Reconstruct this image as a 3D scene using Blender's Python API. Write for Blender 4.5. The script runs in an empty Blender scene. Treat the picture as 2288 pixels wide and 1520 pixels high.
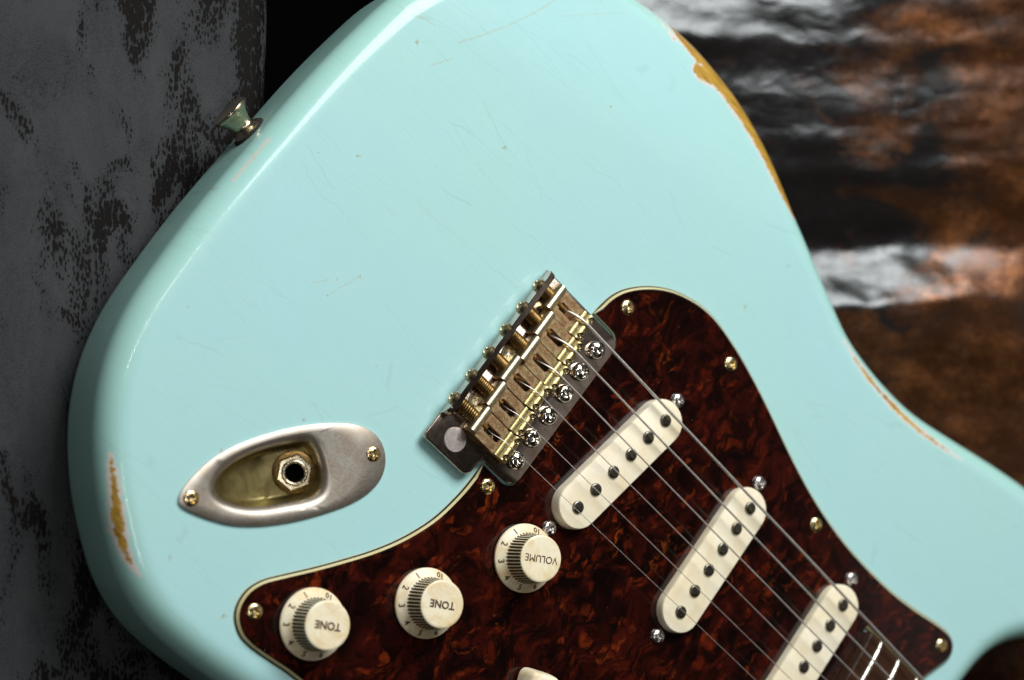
import bpy, bmesh, math, random
import numpy as np
from mathutils import Vector, Matrix, noise as mnoise
from mathutils.geometry import delaunay_2d_cdt
S = 0.001                                  # all shapes below are written in millimetres
R = math.radians
scene = bpy.context.scene
col = scene.collection

# ------------------------------------------------------------------ camera
cam_d = bpy.data.cameras.new('camera')
cam = bpy.data.objects.new('camera', cam_d); col.objects.link(cam); scene.camera = cam
r_ = Vector((0.86070278, 0.0, 0.50910777)); u_ = Vector((-0.03994414, 0.99691733, 0.06752996)); b_ = Vector((-0.50753836, -0.0784591, 0.85804952))
cam.matrix_world = Matrix(((r_.x, u_.x, b_.x, -0.45170914), (r_.y, u_.y, b_.y, -0.0698286), (r_.z, u_.z, b_.z, 0.76366407), (0, 0, 0, 1)))
cam_d.sensor_width = 36; cam_d.lens = 36 * 5200 / 2288
cam_d.clip_start = 0.05; cam_d.clip_end = 50
cam_d.dof.use_dof = True; cam_d.dof.focus_distance = 0.880; cam_d.dof.aperture_fstop = 5.6
cam_d.dof.aperture_blades = 7

# ------------------------------------------------------------------ world and lamps
w = bpy.data.worlds.new('World'); scene.world = w; w.use_nodes = True
bg = w.node_tree.nodes['Background']; bg.inputs[0].default_value = (1.0, 0.84, 0.70, 1); bg.inputs[1].default_value = 0.012
def area(name, direction, dist, sx, sy, radiance, color, target=(0, 0, 0), roll=0):
    l = bpy.data.lights.new(name, 'AREA'); l.shape = 'RECTANGLE'; l.size = sx; l.size_y = sy
    l.energy = radiance * math.pi * sx * sy; l.color = color
    o = bpy.data.objects.new(name, l); col.objects.link(o)
    d = Vector(direction).normalized(); o.location = Vector(target) + d * dist
    o.rotation_euler = (d.to_track_quat('Z', 'Y').to_matrix() @ Matrix.Rotation(R(roll), 3, 'Z')).to_euler()
    return o
area('key_lamp', (0.19, 0.655, 0.735), 1.5, 0.92, 0.80, 13.0, (1.0, 0.985, 0.95))
area('side_fill', (0.839, 0.0, 0.545), 1.5, 1.0, 0.97, 0.22, (1.0, 0.96, 0.92), (0.16, -0.05, 0))  # added dim fill from the right, no known source there
def strip(name, d0, d1, dist, width, radiance, color, target):
    a = Vector(target)+Vector(d0).normalized()*dist; b = Vector(target)+Vector(d1).normalized()*dist
    l = bpy.data.lights.new(name, 'AREA'); l.shape = 'RECTANGLE'; l.size = (b-a).length; l.size_y = width
    l.energy = radiance*math.pi*l.size*width; l.color = color
    o = bpy.data.objects.new(name, l); col.objects.link(o); c = (a+b)/2; o.location = c
    z = (c-Vector(target)).normalized(); x = (b-a).normalized(); y = z.cross(x).normalized(); x = y.cross(z)
    o.rotation_euler = Matrix((x, y, z)).transposed().to_euler()
strip('strip_lamp', (-0.10, 0.50, 0.86), (-0.48, 0.27, 0.83), 1.3, 0.012, 85, (1.0, 0.99, 0.97), (-0.14, 0.0, 0))
strip('small_lamp', (-0.34, 0.0, 0.94), (-0.26, -0.28, 0.92), 1.3, 0.012, 110, (1.0, 0.96, 0.90), (-0.16, -0.09, 0))

scene.view_settings.view_transform = 'Standard'; scene.view_settings.look = 'None'
scene.view_settings.exposure = 0.0; scene.view_settings.gamma = 1.0

# ------------------------------------------------------------------ mesh helpers (mm in, metres out)
def finish(name, verts, faces, mat, parent=None, smooth=35, mats=None, fmat=None, loc=None, rot=None):
    me = bpy.data.meshes.new(name)
    me.from_pydata([(v[0]*S, v[1]*S, v[2]*S) for v in verts], [], faces)
    for m in (mats or [mat]): me.materials.append(m)
    if fmat is not None: me.polygons.foreach_set('material_index', fmat)
    me.update()
    bm = bmesh.new(); bm.from_mesh(me); bmesh.ops.recalc_face_normals(bm, faces=bm.faces); bm.to_mesh(me); bm.free()
    if smooth:
        me.polygons.foreach_set('use_smooth', [True]*len(me.polygons)); me.set_sharp_from_angle(angle=R(smooth))
    return link(name, me, parent, loc, rot)
def link(name, me, parent=None, loc=None, rot=None):
    o = bpy.data.objects.new(name, me); col.objects.link(o)
    if parent is not None: o.parent = parent
    if loc is not None: o.location = Vector(loc)*S
    if rot is not None: o.rotation_euler = rot
    return o
def rings(loops, cap0=True, cap1=True):
    n = len(loops[0]); V = []; F = []
    for L in loops: V += L
    for k in range(len(loops)-1):
        for i in range(n):
            j = (i+1) % n
            F.append((k*n+i, k*n+j, (k+1)*n+j, (k+1)*n+i))
    if cap0: F.append(tuple(range(n-1, -1, -1)))
    if cap1: F.append(tuple((len(loops)-1)*n+i for i in range(n)))
    return V, F
def lathe(profile, seg=32, cap0=True, cap1=True):
    return rings([[(r*math.cos(2*math.pi*i/seg), r*math.sin(2*math.pi*i/seg), z) for i in range(seg)] for r, z in profile], cap0, cap1)
def tube(path, rad, seg=10, caps=True):
    P = [Vector(p) for p in path]; loops = []; up = Vector((0.123, 0.31, 0.94)).normalized()
    for i, p in enumerate(P):
        t = (P[min(i+1, len(P)-1)] - P[max(i-1, 0)]).normalized()
        a = up - t*up.dot(t); a.normalize(); b = t.cross(a); up = a
        rr = rad[i] if isinstance(rad, (list, tuple)) else rad
        loops.append([tuple(p + (a*math.cos(2*math.pi*k/seg) + b*math.sin(2*math.pi*k/seg))*rr) for k in range(seg)])
    return rings(loops, caps, caps)
def merge(parts):
    V = []; F = []
    for v, f in parts:
        o = len(V); V += list(v); F += [tuple(i+o for i in q) for q in f]
    return V, F
def xf(vf, mat):
    v, f = vf; return [tuple(mat @ Vector(p)) for p in v], f
def catmull(pts, step, closed=True):
    P = [Vector((p[0], p[1], 0)) for p in pts]; n = len(P); out = []
    for i in range(n if closed else n-1):
        if closed: a, b, c, d = P[i-1], P[i], P[(i+1) % n], P[(i+2) % n]
        else: a, b, c, d = P[max(i-1, 0)], P[i], P[i+1], P[min(i+2, n-1)]
        m = max(1, int((c-b).length/step))
        for k in range(m):
            t = k/m
            q = 0.5*((2*b) + (-a+c)*t + (2*a-5*b+4*c-d)*t*t + (-a+3*b-3*c+d)*t**3)
            out.append((q.x, q.y))
    if not closed: out.append((P[-1].x, P[-1].y))
    return out
def smooth_loop(pts, it):
    A = np.array(pts)
    for _ in range(it): A = 0.25*np.roll(A, 1, 0) + 0.5*A + 0.25*np.roll(A, -1, 0)
    return [tuple(p) for p in A]
def resample(pts, step):
    A = np.array(pts + [pts[0]]); d = np.r_[0, np.cumsum(np.linalg.norm(np.diff(A, axis=0), axis=1))]
    m = int(d[-1]/step); t = np.linspace(0, d[-1], m, endpoint=False)
    return [(float(a), float(b)) for a, b in zip(np.interp(t, d, A[:, 0]), np.interp(t, d, A[:, 1]))]
def signed_area(p):
    A = np.array(p); B = np.roll(A, -1, 0); return 0.5*np.sum(A[:, 0]*B[:, 1]-B[:, 0]*A[:, 1])
def inset(pts, d):
    # pts counter-clockwise; mitred inward offset by d (mm, scalar or list)
    A = np.array(pts); e0 = A-np.roll(A, 1, 0); e1 = np.roll(A, -1, 0)-A
    e0 /= np.linalg.norm(e0, axis=1)[:, None]+1e-9; e1 /= np.linalg.norm(e1, axis=1)[:, None]+1e-9
    n0 = np.stack([-e0[:, 1], e0[:, 0]], 1); n1 = np.stack([-e1[:, 1], e1[:, 0]], 1)
    m = n0+n1; m /= np.linalg.norm(m, axis=1)[:, None]+1e-9
    c = np.clip((m*n0).sum(1), 0.6, 1)
    return [tuple(q) for q in A + m*(np.asarray(d)/c)[:, None] if True] if np.ndim(d) else [tuple(q) for q in A + m*(d/c)[:, None]]
def ccw(p): return p if signed_area(p) > 0 else p[::-1]
def prism(loop, levels, cap0=True, cap1=True):
    """levels: list of (inset, z)"""
    return rings([[(x, y, z) for x, y in (inset(loop, d) if abs(d) > 1e-9 else loop)] for d, z in levels], cap0, cap1)
def stadium(L, Wd, seg=14):
    r = Wd/2; h = L/2-r; p = []
    for k in range(seg+1): a = -math.pi/2 + math.pi*k/seg; p.append((r*math.cos(a), h + 0, a))
    out = []
    for k in range(seg+1):
        a = math.pi*k/seg; out.append((r*math.cos(a), h + r*math.sin(a)))
    for k in range(seg+1):
        a = math.pi + math.pi*k/seg; out.append((r*math.cos(a), -h + r*math.sin(a)))
    return ccw(out)
def text_mesh(name, body, size, mat, depth=0.12, bold=0.035):
    cu = bpy.data.curves.new(name, 'FONT'); cu.body = body; cu.size = size*S; cu.align_x = 'CENTER'; cu.align_y = 'CENTER'
    cu.extrude = depth*S*0.5; cu.resolution_u = 3; cu.offset = bold*S
    o = bpy.data.objects.new(name, cu); col.objects.link(o)
    dg = bpy.context.evaluated_depsgraph_get(); me = bpy.data.meshes.new_from_object(o.evaluated_get(dg))
    bpy.data.objects.remove(o); bpy.data.curves.remove(cu)
    me.materials.clear(); me.materials.append(mat); me.name = name
    return me

# ------------------------------------------------------------------ material helpers
class NT:
    def __init__(s, name):
        s.m = bpy.data.materials.new(name); s.m.use_nodes = True; s.t = s.m.node_tree; s.N = s.t.nodes; s.L = s.t.links
        s.b = s.N['Principled BSDF']
        tc = s.N.new('ShaderNodeTexCoord'); mp = s.N.new('ShaderNodeMapping'); mp.inputs['Scale'].default_value = (1000, 1000, 1000)
        s.L.new(tc.outputs['Object'], mp.inputs['Vector']); s.P = mp.outputs['Vector']       # millimetres
    def set(s, **k):
        for n, v in k.items():
            i = s.b.inputs[n.replace('_', ' ')]
            if hasattr(v, 'is_linked'): s.L.new(v, i)
            else: i.default_value = v
        return s
    def node(s, typ, ins=(), **attrs):
        n = s.N.new(typ)
        for k, v in attrs.items(): setattr(n, k, v)
        for k, v in (ins.items() if isinstance(ins, dict) else enumerate(ins)):
            if hasattr(v, 'is_linked'): s.L.new(v, n.inputs[k])
            elif v is not None: n.inputs[k].default_value = v
        return n
    def math(s, op, a, b=0.0, c=None, clamp=False):
        n = s.node('ShaderNodeMath', [a, b] + ([c] if c is not None else []), operation=op, use_clamp=clamp); return n.outputs[0]
    def vmath(s, op, a, b=None):
        n = s.N.new('ShaderNodeVectorMath'); n.operation = op
        for k, v in enumerate((a, b)):
            if v is None: continue
            if hasattr(v, 'is_linked'): s.L.new(v, n.inputs[k])
            else: n.inputs[k].default_value = v
        return n
    def noise(s, scale, detail=4, rough=0.5, dist=0.0, vec=None, out='Fac'):
        n = s.node('ShaderNodeTexNoise', {'Vector': vec if vec is not None else s.P, 'Scale': scale, 'Detail': detail, 'Roughness': rough, 'Distortion': dist})
        return n.outputs[out]
    def map(s, scale=(1, 1, 1), rot=(0, 0, 0), loc=(0, 0, 0), vec=None):
        return s.node('ShaderNodeMapping', {'Vector': vec if vec is not None else s.P, 'Scale': scale, 'Rotation': rot, 'Location': loc}).outputs[0]
    def range(s, v, a, b, c=0.0, d=1.0, smooth=False):
        return s.node('ShaderNodeMapRange', {'Value': v, 'From Min': a, 'From Max': b, 'To Min': c, 'To Max': d}, interpolation_type='SMOOTHSTEP' if smooth else 'LINEAR').outputs[0]
    def mix(s, f, a, b, mode='MIX'):
        n = s.N.new('ShaderNodeMix'); n.data_type = 'RGBA'; n.blend_type = mode
        for sock, v in ((n.inputs[0], f), (n.inputs[6], a), (n.inputs[7], b)):
            if hasattr(v, 'is_linked'): s.L.new(v, sock)
            else: sock.default_value = v if isinstance(v, (int, float)) else (*v, 1)[:4]
        return n.outputs[2]
    def ramp(s, f, stops):
        n = s.N.new('ShaderNodeValToRGB'); s.L.new(f, n.inputs[0]); e = n.color_ramp.elements
        while len(e) < len(stops): e.new(0.5)
        for k, (p, c) in enumerate(stops): e[k].position = p; e[k].color = (*c, 1) if not isinstance(c, (int, float)) else (c, c, c, 1)
        return n.outputs[0]
    def bump(s, h, strength=0.3, dist=0.1):
        n = s.node('ShaderNodeBump', {'Height': h, 'Strength': strength, 'Distance': dist*S}); s.L.new(n.outputs[0], s.b.inputs['Normal']); return n

def vary(t):
    # every copy of a part gets its own patch of tarnish
    oi = t.N.new('ShaderNodeObjectInfo'); sc = t.vmath('SCALE', (61.0, 37.0, 0.0)); t.L.new(oi.outputs['Random'], sc.inputs['Scale'])
    t.P = t.vmath('ADD', t.P, sc.outputs[0]).outputs[0]
def metal(name, c0, c1, rough, nscale=0.35, brushed=None, bump=0.0, tint=None):
    t = NT(name); vary(t)
    n = t.noise(nscale, 5, 0.65, 0.6)
    c = t.mix(t.range(n, 0.38, 0.66), c0, c1)
    if tint: c = t.mix(t.range(t.noise(nscale*1.1, 6, 0.7, 1.0), 0.47, 0.64, 0, tint[1]), c, tint[0])
    fine = t.noise(2.2, 3, 0.6)
    rr = t.range(fine, 0.3, 0.7, rough*0.75, rough*1.3)
    t.set(Base_Color=c, Metallic=1.0, Roughness=rr)
    if brushed:
        sc = t.noise(1.0, 3, 0.6, vec=t.map((0.25, 6, 1), (0, 0, R(brushed))))
        t.bump(sc, 0.12, 0.06)
    elif bump: t.bump(t.noise(1.2, 4, 0.6), bump, 0.1)
    return t.m
M = {}
M['nickel'] = metal('aged_nickel', (0.66, 0.60, 0.46), (0.50, 0.42, 0.26), 0.26, 0.5, bump=0.10)
M['saddle'] = metal('saddle_steel', (0.70, 0.57, 0.32), (0.66, 0.36, 0.20), 0.40, 0.30, bump=0.4, tint=((0.18, 0.09, 0.035), 0.7))
M['ridge'] = metal('saddle_ridge', (0.58, 0.49, 0.24), (0.42, 0.33, 0.13), 0.30, 0.6, bump=0.25)
M['saddle_bright'] = metal('saddle_roll', (0.78, 0.72, 0.54), (0.60, 0.51, 0.28), 0.33, 0.8, bump=0.3)
M['plate'] = metal('bridge_plate_chrome', (0.60, 0.53, 0.47), (0.46, 0.36, 0.30), 0.20, 0.3, brushed=20, tint=((0.42, 0.24, 0.15), 0.4))
M['brass'] = metal('brown_brass', (0.33, 0.21, 0.075), (0.17, 0.10, 0.035), 0.36, 0.9)
M['bronze_head'] = metal('tarnished_head', (0.40, 0.32, 0.20), (0.26, 0.18, 0.10), 0.33, 0.6)
M['gold'] = metal('gilt_screw', (0.82, 0.70, 0.42), (0.62, 0.46, 0.20), 0.24, 0.6)
M['chrome'] = metal('bright_chrome', (0.80, 0.78, 0.74), (0.66, 0.62, 0.56), 0.13, 0.5)
M['steel'] = metal('steel_screw', (0.75, 0.73, 0.71), (0.55, 0.52, 0.50), 0.25, 0.5)
M['pole'] = metal('pole_magnet', (0.22, 0.21, 0.18), (0.14, 0.13, 0.10), 0.30, 0.5)
M['string'] = metal('string_steel', (0.92, 0.90, 0.86), (0.82, 0.78, 0.72), 0.44, 1.0)
M['fret'] = metal('fret_wire', (0.62, 0.60, 0.54), (0.52, 0.49, 0.42), 0.2, 0.5)
M['sticker'] = metal('disc', (0.72, 0.66, 0.64), (0.66, 0.58, 0.55), 0.42, 0.2)

def m_jack():
    t = NT('jack_plate_nickel')
    n = t.noise(0.10, 5, 0.6, 0.8)
    c = t.mix(t.range(n, 0.4, 0.62), (0.51, 0.48, 0.43), (0.46, 0.40, 0.335))
    z = t.node('ShaderNodeSeparateXYZ', [t.P]).outputs[2]
    cup = t.range(z, -0.7, -3.0)                                  # colour turns darker and yellower down inside the cup
    y = t.mix(t.range(t.noise(0.16, 5, 0.65, 0.8), 0.36, 0.68), (0.34, 0.29, 0.13), (0.20, 0.16, 0.07))
    t.set(Base_Color=t.mix(cup, c, y), Metallic=1.0, Roughness=t.range(t.noise(1.5, 4, 0.6), 0.3, 0.7, 0.40, 0.54))
    t.bump(t.noise(1.0, 3, 0.65, vec=t.map((0.10, 3.2, 1), (0, 0, R(12)))), 0.3, 0.08)
    return t.m
M['jack'] = m_jack()

def plastic(name, c0, c1, rough=0.35, blot=0.07, stain=(0.62, 0.42, 0.16), amt=0.55, lo=0.55, hi=0.72):
    t = NT(name); vary(t)
    c = t.mix(t.range(t.noise(0.05, 3, 0.5), 0.35, 0.65), c0, c1)
    c = t.mix(t.range(t.noise(blot, 5, 0.65, 0.8), lo, hi, 0, amt), c, stain)
    t.set(Base_Color=c, Roughness=t.range(t.noise(0.6, 4, 0.6), 0.3, 0.7, rough*0.8, rough*1.2), Subsurface_Weight=0.12)
    t.b.inputs['Subsurface Radius'].default_value = (0.0012, 0.0009, 0.0005); t.b.inputs['Subsurface Scale'].default_value = 1.0
    t.bump(t.noise(0.9, 3, 0.5), 0.03, 0.1)
    return t.m
M['cover'] = plastic('aged_white_cover', (0.90, 0.83, 0.62), (0.93, 0.88, 0.72), 0.36, 0.07, (0.76, 0.60, 0.33), 0.45, 0.46, 0.70)
M['knob'] = plastic('aged_white_knob', (0.90, 0.83, 0.61), (0.92, 0.86, 0.68), 0.38, 0.12, (0.68, 0.46, 0.15), 0.72, 0.42, 0.70)
def simple(name, c, rough, **k):
    t = NT(name); t.set(Base_Color=(*c, 1), Roughness=rough, **k); return t.m
M['grime'] = simple('brown_grime', (0.15, 0.098, 0.038), 0.7)
M['ink'] = simple('brown_print', (0.085, 0.045, 0.018), 0.6)
M['black'] = simple('black_ply', (0.012, 0.012, 0.012), 0.4)
M['hole'] = simple('bore_shade', (0.002, 0.002, 0.002), 0.9, Specular_IOR_Level=0.0)  # black that paints the shade inside the jack socket
M['mint'] = plastic('mint_ply', (0.52, 0.56, 0.40), (0.46, 0.52, 0.38), 0.4)
M['cream'] = plastic('cream_ply', (0.66, 0.61, 0.36), (0.60, 0.52, 0.27), 0.4, 0.12, (0.40, 0.26, 0.08), 0.4)
M['felt'] = simple('black_felt', (0.012, 0.012, 0.014), 0.95)

def m_tort():
    t = NT('tortoiseshell')
    warp = t.vmath('SUBTRACT', t.noise(0.05, 3, 0.55, out='Color'), (0.5, 0.5, 0.5)).outputs[0]
    wv = t.vmath('SCALE', warp); wv.inputs['Scale'].default_value = 22
    p = t.vmath('ADD', t.P, wv.outputs[0]).outputs[0]
    p2 = t.map((1.0, 0.42, 1), (0, 0, R(35)), vec=p)
    a = t.noise(0.085, 7, 0.64, 1.3, vec=p2)                       # swirled clouds
    b = t.noise(0.15, 6, 0.64, 1.2, vec=t.map((1, 0.6, 1), (0, 0, R(-20)), (13, 5, 0), vec=p))
    g = t.noise(0.032, 3, 0.5, 0.3, vec=t.map(loc=(40, 7, 0)))
    base = t.ramp(a, [(0.40, (0.0035, 0.0013, 0.0010)), (0.50, (0.009, 0.0019, 0.0014)), (0.62, (0.026, 0.0034, 0.0023)), (0.76, (0.065, 0.008, 0.0034))])
    c = base
    for sc_, rot_, lo_, col_, off_ in ((0.13, 20, 0.56, (0.036, 0.0042, 0.0026), 0), (0.22, -35, 0.68, (0.075, 0.0085, 0.003), 17), (0.34, 60, 0.80, (0.14, 0.018, 0.004), 43)):
        q = t.map((1, 0.5, 1), (0, 0, R(rot_)), (off_, off_*0.7, 0), vec=p)
        vc = t.node('ShaderNodeTexVoronoi', {'Vector': q, 'Scale': sc_, 'Randomness': 1.0}, feature='F1', voronoi_dimensions='2D')
        ve_ = t.node('ShaderNodeTexVoronoi', {'Vector': q, 'Scale': sc_, 'Randomness': 1.0}, feature='DISTANCE_TO_EDGE', voronoi_dimensions='2D')
        rnd = t.node('ShaderNodeSeparateColor', [vc.outputs['Color']]).outputs[0]
        m = t.math('MULTIPLY', t.range(rnd, lo_, lo_+0.12), t.range(ve_.outputs['Distance'], 0.0, 0.30, smooth=True))
        m = t.math('MULTIPLY', m, t.range(t.noise(0.28, 5, 0.65, 0.8, vec=t.map(loc=(off_, 3, 0), vec=p)), 0.38, 0.66))
        c = t.mix(m, c, col_)
    hot = t.math('MULTIPLY', t.range(b, 0.60, 0.74), t.range(g, 0.48, 0.68))
    c = t.mix(hot, c, (0.34, 0.066, 0.008))
    hot2 = t.math('MULTIPLY', t.range(b, 0.68, 0.80), t.range(g, 0.56, 0.70))
    c = t.mix(hot2, c, (0.50, 0.17, 0.02))
    dust = t.node('ShaderNodeTexVoronoi', {'Vector': t.P, 'Scale': 0.16}, feature='F1')
    sp = t.math('MULTIPLY', t.math('LESS_THAN', dust.outputs['Distance'], 0.016), t.range(t.noise(0.3), 0.42, 0.5))
    c = t.mix(t.math('MULTIPLY', sp, 0.7), c, (0.6, 0.6, 0.6))
    t.set(Base_Color=c, Roughness=0.16, Coat_Weight=0.4, Coat_Roughness=0.04)
    t.b.inputs['Specular IOR Level'].default_value = 0.35
    return t.m
M['tort'] = m_tort()

def m_fingerboard():
    t = NT('rosewood')
    g = t.noise(0.9, 5, 0.6, 0.4, vec=t.map((0.06, 1, 1)))
    t.set(Base_Color=t.ramp(g, [(0.35, (0.016, 0.0055, 0.002)), (0.65, (0.055, 0.019, 0.006))]), Roughness=0.45, Specular_IOR_Level=0.3)
    t.bump(g, 0.1, 0.1); return t.m
M['rosewood'] = m_fingerboard()
M['maple'] = simple('maple', (0.55, 0.33, 0.12), 0.35)

# scratches and chips on the lacquer, (u, v) in mm on the guitar's own face
STROKES = [  # polyline, half width
    ([(-119.1, 79.2), (-113.5, 89.5), (-107.5, 101.7), (-101.9, 115.6), (-98.3, 127.6)], 0.40),
    ([(-146.1, 72.3), (-138.0, 74.6), (-130.6, 76.9)], 0.22), ([(-138.0, 74.6), (-134, 76.0)], 0.45),
    ([(-122.1, 63.8), (-117.2, 72.3)], 0.32), ([(-93.9, 120.9), (-72.8, 145.4)], 0.15),
    ([(-104.7, -32.6), (-100.1, -26.8)], 0.20), ([(-96.9, -30.6), (-92.2, -17.7)], 0.22)]
CHIPS = [(-155.4, 11.9, 1.6), (-157.0, 42.4, 1.0), (-131.8, 65.8, 1.4), (-78.7, 62.6, 1.2), (-121.6, 15.6, 1.2), (-54.3, 109.8, 0.8),
         (-75.3, -73.3, 1.3), (-92.2, -17.7, 1.2), (-66.3, -38.4, 0.8), (-153.3, -30.2, 1.1), (-135.0, -72.7, 1.0), (-53.7, -146.8, 1.6),
         (49.8, 120.5, 0.9), (44.3, 92.3, 1.1), (-92.0, -102.7, 1.1), (-82.8, -144.0, 1.4), (-154.4, 9.0, 1.0), (-151.0, -12.1, 1.0), (-98.5, -25, 0.7), (-97, -33, 0.7)]
def m_body():
    t = NT('blue_lacquer')
    sep = t.node('ShaderNodeSeparateXYZ', [t.P])
    flat = t.vmath('MULTIPLY', t.P, (1, 1, 0)).outputs[0]
    # paint, slightly yellowed in clouds
    c = t.mix(t.range(t.noise(0.012, 3, 0.5), 0.35, 0.65), (0.400, 0.685, 0.715), (0.405, 0.685, 0.675))
    # the lacquer on the rim has aged greener than on the face
    sdf_edge = t.node('ShaderNodeAttribute', attribute_name='edge').outputs['Fac']
    c = t.mix(t.range(sdf_edge, 12.0, 3.0, 0, 0.5, True), c, (0.345, 0.660, 0.560))
    # weather checking: long hairlines roughly along the grain
    wn = t.vmath('SUBTRACT', t.noise(0.022, 5, 0.55, out='Color'), (0.5, 0.5, 0.5)).outputs[0]
    ws = t.vmath('SCALE', wn); ws.inputs['Scale'].default_value = 17
    wp = t.vmath('ADD', flat, ws.outputs[0]).outputs[0]
    vo = t.node('ShaderNodeTexVoronoi', {'Vector': t.map((0.055, 1, 0), (0, 0, R(8)), vec=wp), 'Scale': 0.15, 'Randomness': 1.0}, feature='DISTANCE_TO_EDGE', voronoi_dimensions='2D')
    crack = t.math('MULTIPLY', t.range(vo.outputs['Distance'], 0.017, 0.003), t.range(t.noise(0.016, 3), 0.27, 0.46))
    vo2 = t.node('ShaderNodeTexVoronoi', {'Vector': t.map((0.09, 1, 0), (0, 0, R(15)), (31, 17, 0), vec=wp), 'Scale': 0.10, 'Randomness': 1.0}, feature='DISTANCE_TO_EDGE', voronoi_dimensions='2D')
    crack2 = t.math('MULTIPLY', t.range(vo2.outputs['Distance'], 0.008, 0.001), t.range(t.noise(0.022, 3, vec=t.map(loc=(9, 60, 0))), 0.42, 0.60))
    crk = t.math('MAXIMUM', crack, t.math('MULTIPLY', crack2, 0.8))
    c = t.mix(t.math('MULTIPLY', crk, 0.13), c, (0.22, 0.34, 0.26))
    # scratches / chips
    def seg_mask(pos, A, B, hw, soft):
        ba = (B[0]-A[0], B[1]-A[1], 0); L2 = ba[0]**2+ba[1]**2
        pa = t.vmath('SUBTRACT', pos, (A[0], A[1], 0)).outputs[0]
        h = t.math('DIVIDE', t.vmath('DOT_PRODUCT', pa, ba).outputs['Value'], L2, clamp=True)
        sc = t.vmath('SCALE', ba); t.L.new(h, sc.inputs['Scale'])
        d = t.vmath('LENGTH', t.vmath('SUBTRACT', pa, sc.outputs[0]).outputs[0]).outputs['Value']
        return t.range(d, hw+soft, hw*0.5)
    jn = t.vmath('SUBTRACT', t.noise(0.5, 3, 0.6, out='Color'), (0.5, 0.5, 0.5)).outputs[0]
    js = t.vmath('SCALE', jn); js.inputs['Scale'].default_value = 1.1
    jp = t.vmath('ADD', flat, js.outputs[0]).outputs[0]
    cur = None
    for pl, hw in STROKES:
        for A, B in zip(pl[:-1], pl[1:]):
            m = seg_mask(jp, A, B, hw, 0.25); cur = m if cur is None else t.math('MAXIMUM', cur, m)
    broken = t.range(t.noise(0.8, 4, 0.7, vec=t.map((0.4, 1.5, 1))), 0.36, 0.52)
    c = t.mix(t.math('MULTIPLY', t.math('MULTIPLY', cur, broken), 0.34), c, (0.46, 0.40, 0.22))
    js2 = t.vmath('SCALE', jn); js2.inputs['Scale'].default_value = 4.5
    jp2 = t.vmath('ADD', flat, js2.outputs[0]).outputs[0]
    cur = None
    for x, y, r in CHIPS:
        m = t.range(t.vmath('DISTANCE', jp2, (x, y, 0)).outputs['Value'], r*0.75, r*0.45); cur = m if cur is None else t.math('MAXIMUM', cur, m)
    chipn = t.math('MULTIPLY', cur, t.range(t.noise(1.3, 3), 0.42, 0.55))
    c = t.mix(t.math('MULTIPLY', chipn, 0.75), c, (0.36, 0.25, 0.09))
    # tiny dark specks
    sk = t.node('ShaderNodeTexVoronoi', {'Vector': flat, 'Scale': 0.045}, feature='F1')
    c = t.mix(t.math('MULTIPLY', t.math('LESS_THAN', sk.outputs['Distance'], 0.011), 0.7), c, (0.05, 0.08, 0.08))
    # wear-through: primer rim, then bare yellowed wood
    wood = t.node('ShaderNodeAttribute', attribute_name='wear').outputs['Fac']
    rag = t.math('ADD', t.math('MULTIPLY', t.math('SUBTRACT', t.noise(0.55, 5, 0.7), 0.5), 4.2), t.math('MULTIPLY', t.math('SUBTRACT', t.noise(2.0, 3, 0.6), 0.5), 1.6))
    sd = t.math('ADD', wood, rag)
    primer = t.range(sd, 1.25, 0.85); bare = t.range(sd, 0.20, -0.10)
    grain = t.noise(0.55, 6, 0.72, 0.4, vec=t.map((0.13, 1.3, 1)))
    wc = t.ramp(grain, [(0.32, (0.13, 0.060, 0.008)), (0.45, (0.38, 0.21, 0.028)), (0.56, (0.50, 0.31, 0.05)), (0.72, (0.58, 0.42, 0.11))])
    flecks = t.range(t.noise(1.1, 3, 0.6, vec=t.map((0.25, 2.2, 1), loc=(3, 9, 1))), 0.66, 0.74)
    wc = t.mix(t.math('MULTIPLY', flecks, 0.8), wc, (0.62, 0.60, 0.52))
    c = t.mix(primer, c, (0.68, 0.65, 0.61)); c = t.mix(bare, c, wc)
    # pale sanded streak on the tail edge
    st = t.math('MULTIPLY', seg_mask(jp, (-150.9, -25.0), (-150.8, -3.3), 0.55, 0.25), t.range(t.noise(1.6, 3), 0.38, 0.5))
    c = t.mix(t.math('MULTIPLY', st, 0.8), c, (0.66, 0.59, 0.54))
    t.set(Base_Color=c, Roughness=t.mix(bare, t.range(t.noise(0.05, 4), 0.35, 0.65, 0.22, 0.30), (0.45, 0.45, 0.45)), Coat_Weight=0.36, Coat_Roughness=0.05, Specular_IOR_Level=0.22)
    hgt = t.math('SUBTRACT', t.math('MULTIPLY', t.noise(0.035, 2), 0.35), t.math('ADD', t.math('MULTIPLY', crk, 0.03), t.math('MULTIPLY', bare, 0.15)))
    t.bump(hgt, 0.5, 1.0)
    return t.m
M['body'] = m_body()

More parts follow.
